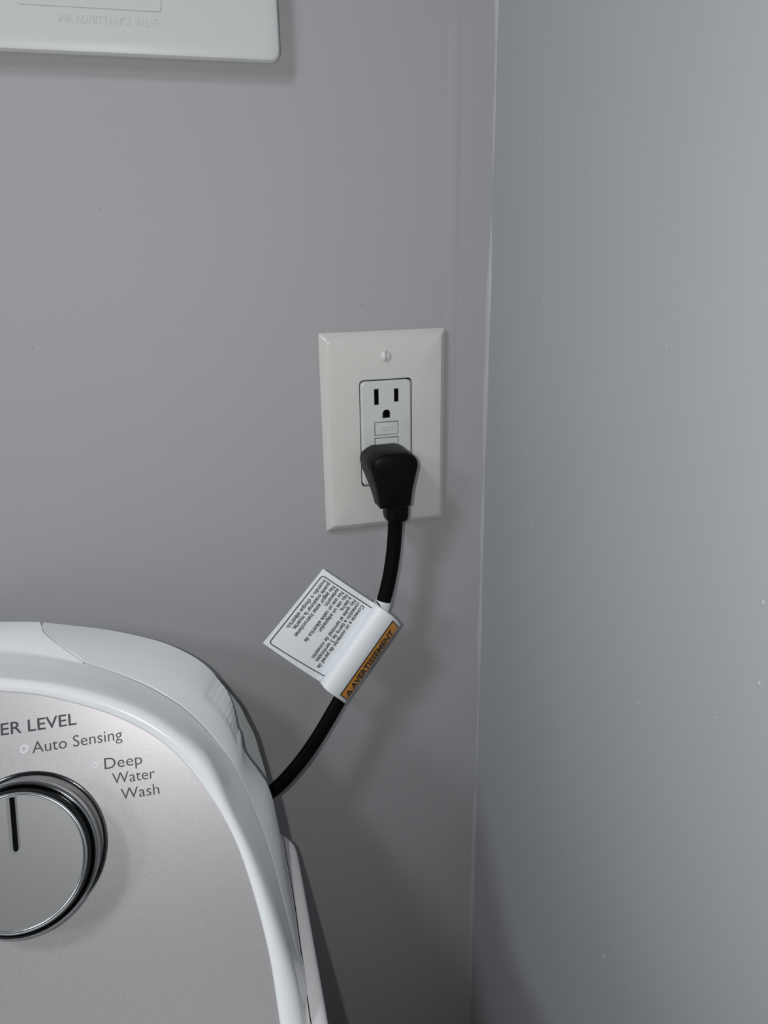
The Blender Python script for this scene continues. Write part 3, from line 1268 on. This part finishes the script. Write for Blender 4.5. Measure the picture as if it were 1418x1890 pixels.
panel_text('WATER LEVEL', (2, 1357.5), (141.7, 1337), 20.5, 0.008, 'ER LEVEL')
panel_text('Auto Sensing', (60, 1390.5), (226, 1364.5), 20, -0.004)
panel_text('Deep', (193.5, 1420), (263, 1410), 19.5, -0.004)
panel_text('Water', (208, 1447.5), (286.5, 1436), 19, -0.004)
panel_text('Wash', (224, 1476), (294.6, 1465), 19, -0.004)
for (u, v, r0, r1) in ((44.5, 1382.5, 0.0012, 0.0021), (176, 1412.5, 0.0010, 0.0016)):
    a, b = to_face(u, v, 0)
    lathe('indicator_ring', [(r0, -0.0007), (r0, -0.0002), (r1, -0.0002), (r1, -0.0007)], fp(a, b, 0), nn, ex, e2, LENS, panel, n=32, smooth=False)

# ------------------------------------------------------------------ washer top, cabinet
tz = np.array([0, 0, 1.0])


def on_z(u, v, z):
    return hit(u, v, (0, 0, z), tz)


edge_px = [(519, 1533.5), (527, 1536.5), (535.7, 1543), (542, 1549.5), (546, 1556), (549, 1568), (552, 1582.5), (560, 1624), (570.8, 1683.7), (590, 1790), (608, 1890)]
edge = [on_z(u, v, ZT) for u, v in edge_px]
eg = resample(edge, 40)
dlast = (eg[-1]-eg[-6])
dlast /= np.linalg.norm(dlast)
fwd = -ey
tail = [eg[-1]+fwd*k for k in (0.05, 0.15, 0.3, 0.45)]
bl_y = eg[0]
right = list(eg)+tail
Wd = 0.69
fr_corner = tail[-1]
rear = [eg[0]-ex*k for k in (0.02, 0.1, 0.25, 0.4, 0.55)]
rearL = eg[0]-ex*(Wd-0.03)
leftp = [rearL+np.array([-0.012, -0.004, 0]), rearL+np.array([-0.02, -0.015, 0])]
frontL = leftp[-1]-ey*(0.60)
outline = right+[fr_corner-ex*0.2-ey*0.02, fr_corner-ex*0.45-ey*0.02, frontL]+leftp[::-1]+rear[::-1]
cen = sum(outline)/len(outline)


def inset(loop, d, z):
    out = []
    n_ = len(loop)
    for i in range(n_):
        t = loop[(i+1) % n_]-loop[i-1]
        t = t/np.linalg.norm(t)
        nrm = np.array([-t[1], t[0], 0])
        if np.dot(nrm, cen-loop[i]) < 0:
            nrm = -nrm
        q = loop[i]+nrm*d
        out.append((q[0], q[1], z))
    return out


tl = [inset(outline, 0.001, ZT-0.045), inset(outline, 0.0, ZT-0.006), inset(outline, 0.0006, ZT-0.0032), inset(outline, 0.0022, ZT-0.0013), inset(outline, 0.0050, ZT-0.0003), inset(outline, 0.0085, ZT)]
prism('top_panel', tl[0], tl[-1], TOPM, washer, extra=tl[1:-1], angle=50)
# console foot plate on the top: its edge is the fine line beside the cap
fpx = [(520.5, 1541), (523, 1551), (529, 1586), (542, 1659), (554, 1747.6), (563, 1815), (571, 1873)]
fe = list(resample([on_z(u, v, ZT+0.001) for u, v in fpx], 24))
fe.append(fe[-1]-ey*0.03)
cl = [p-ex*0.10 for p in fe[::-1]]
lp = [tuple(p) for p in fe+cl]
prism('console_foot', [(x, y, ZT-0.0005) for x, y, z in lp], lp, TOPM, washer, angle=30, bevel=(0.0004, 2, 60))
V = []
for p in fe:
    q = np.array([p[0], p[1], ZT+0.0001])
    V += [q-ex*0.0002, q+ex*0.00055]
mk('foot_gap', V, grid_faces(len(fe), 2), DARK, washer)
# cabinet below
cab = inset(outline, 0.004, ZT-0.04)
cab2 = [(x, y, ZF+0.02) for x, y, z in cab]
prism('cabinet', cab2, cab, TOPM, washer, angle=40)
cb = (np.min(outline, axis=0)+np.max(outline, axis=0))/2
for sx_, sy_ in ((0.30, 0.27), (-0.30, 0.27), (0.30, -0.27), (-0.30, -0.27)):
    c = cb+ex*sx_+ey*sy_
    lathe('foot', [(0.022, 0), (0.022, 0.006), (0.009, 0.008), (0.009, 0.03)], np.array([c[0], c[1], ZF]), tz, np.array([1.0, 0, 0]), np.array([0, 1.0, 0]), RUBBER, washer, n=20, cap0=True, cap1=True)
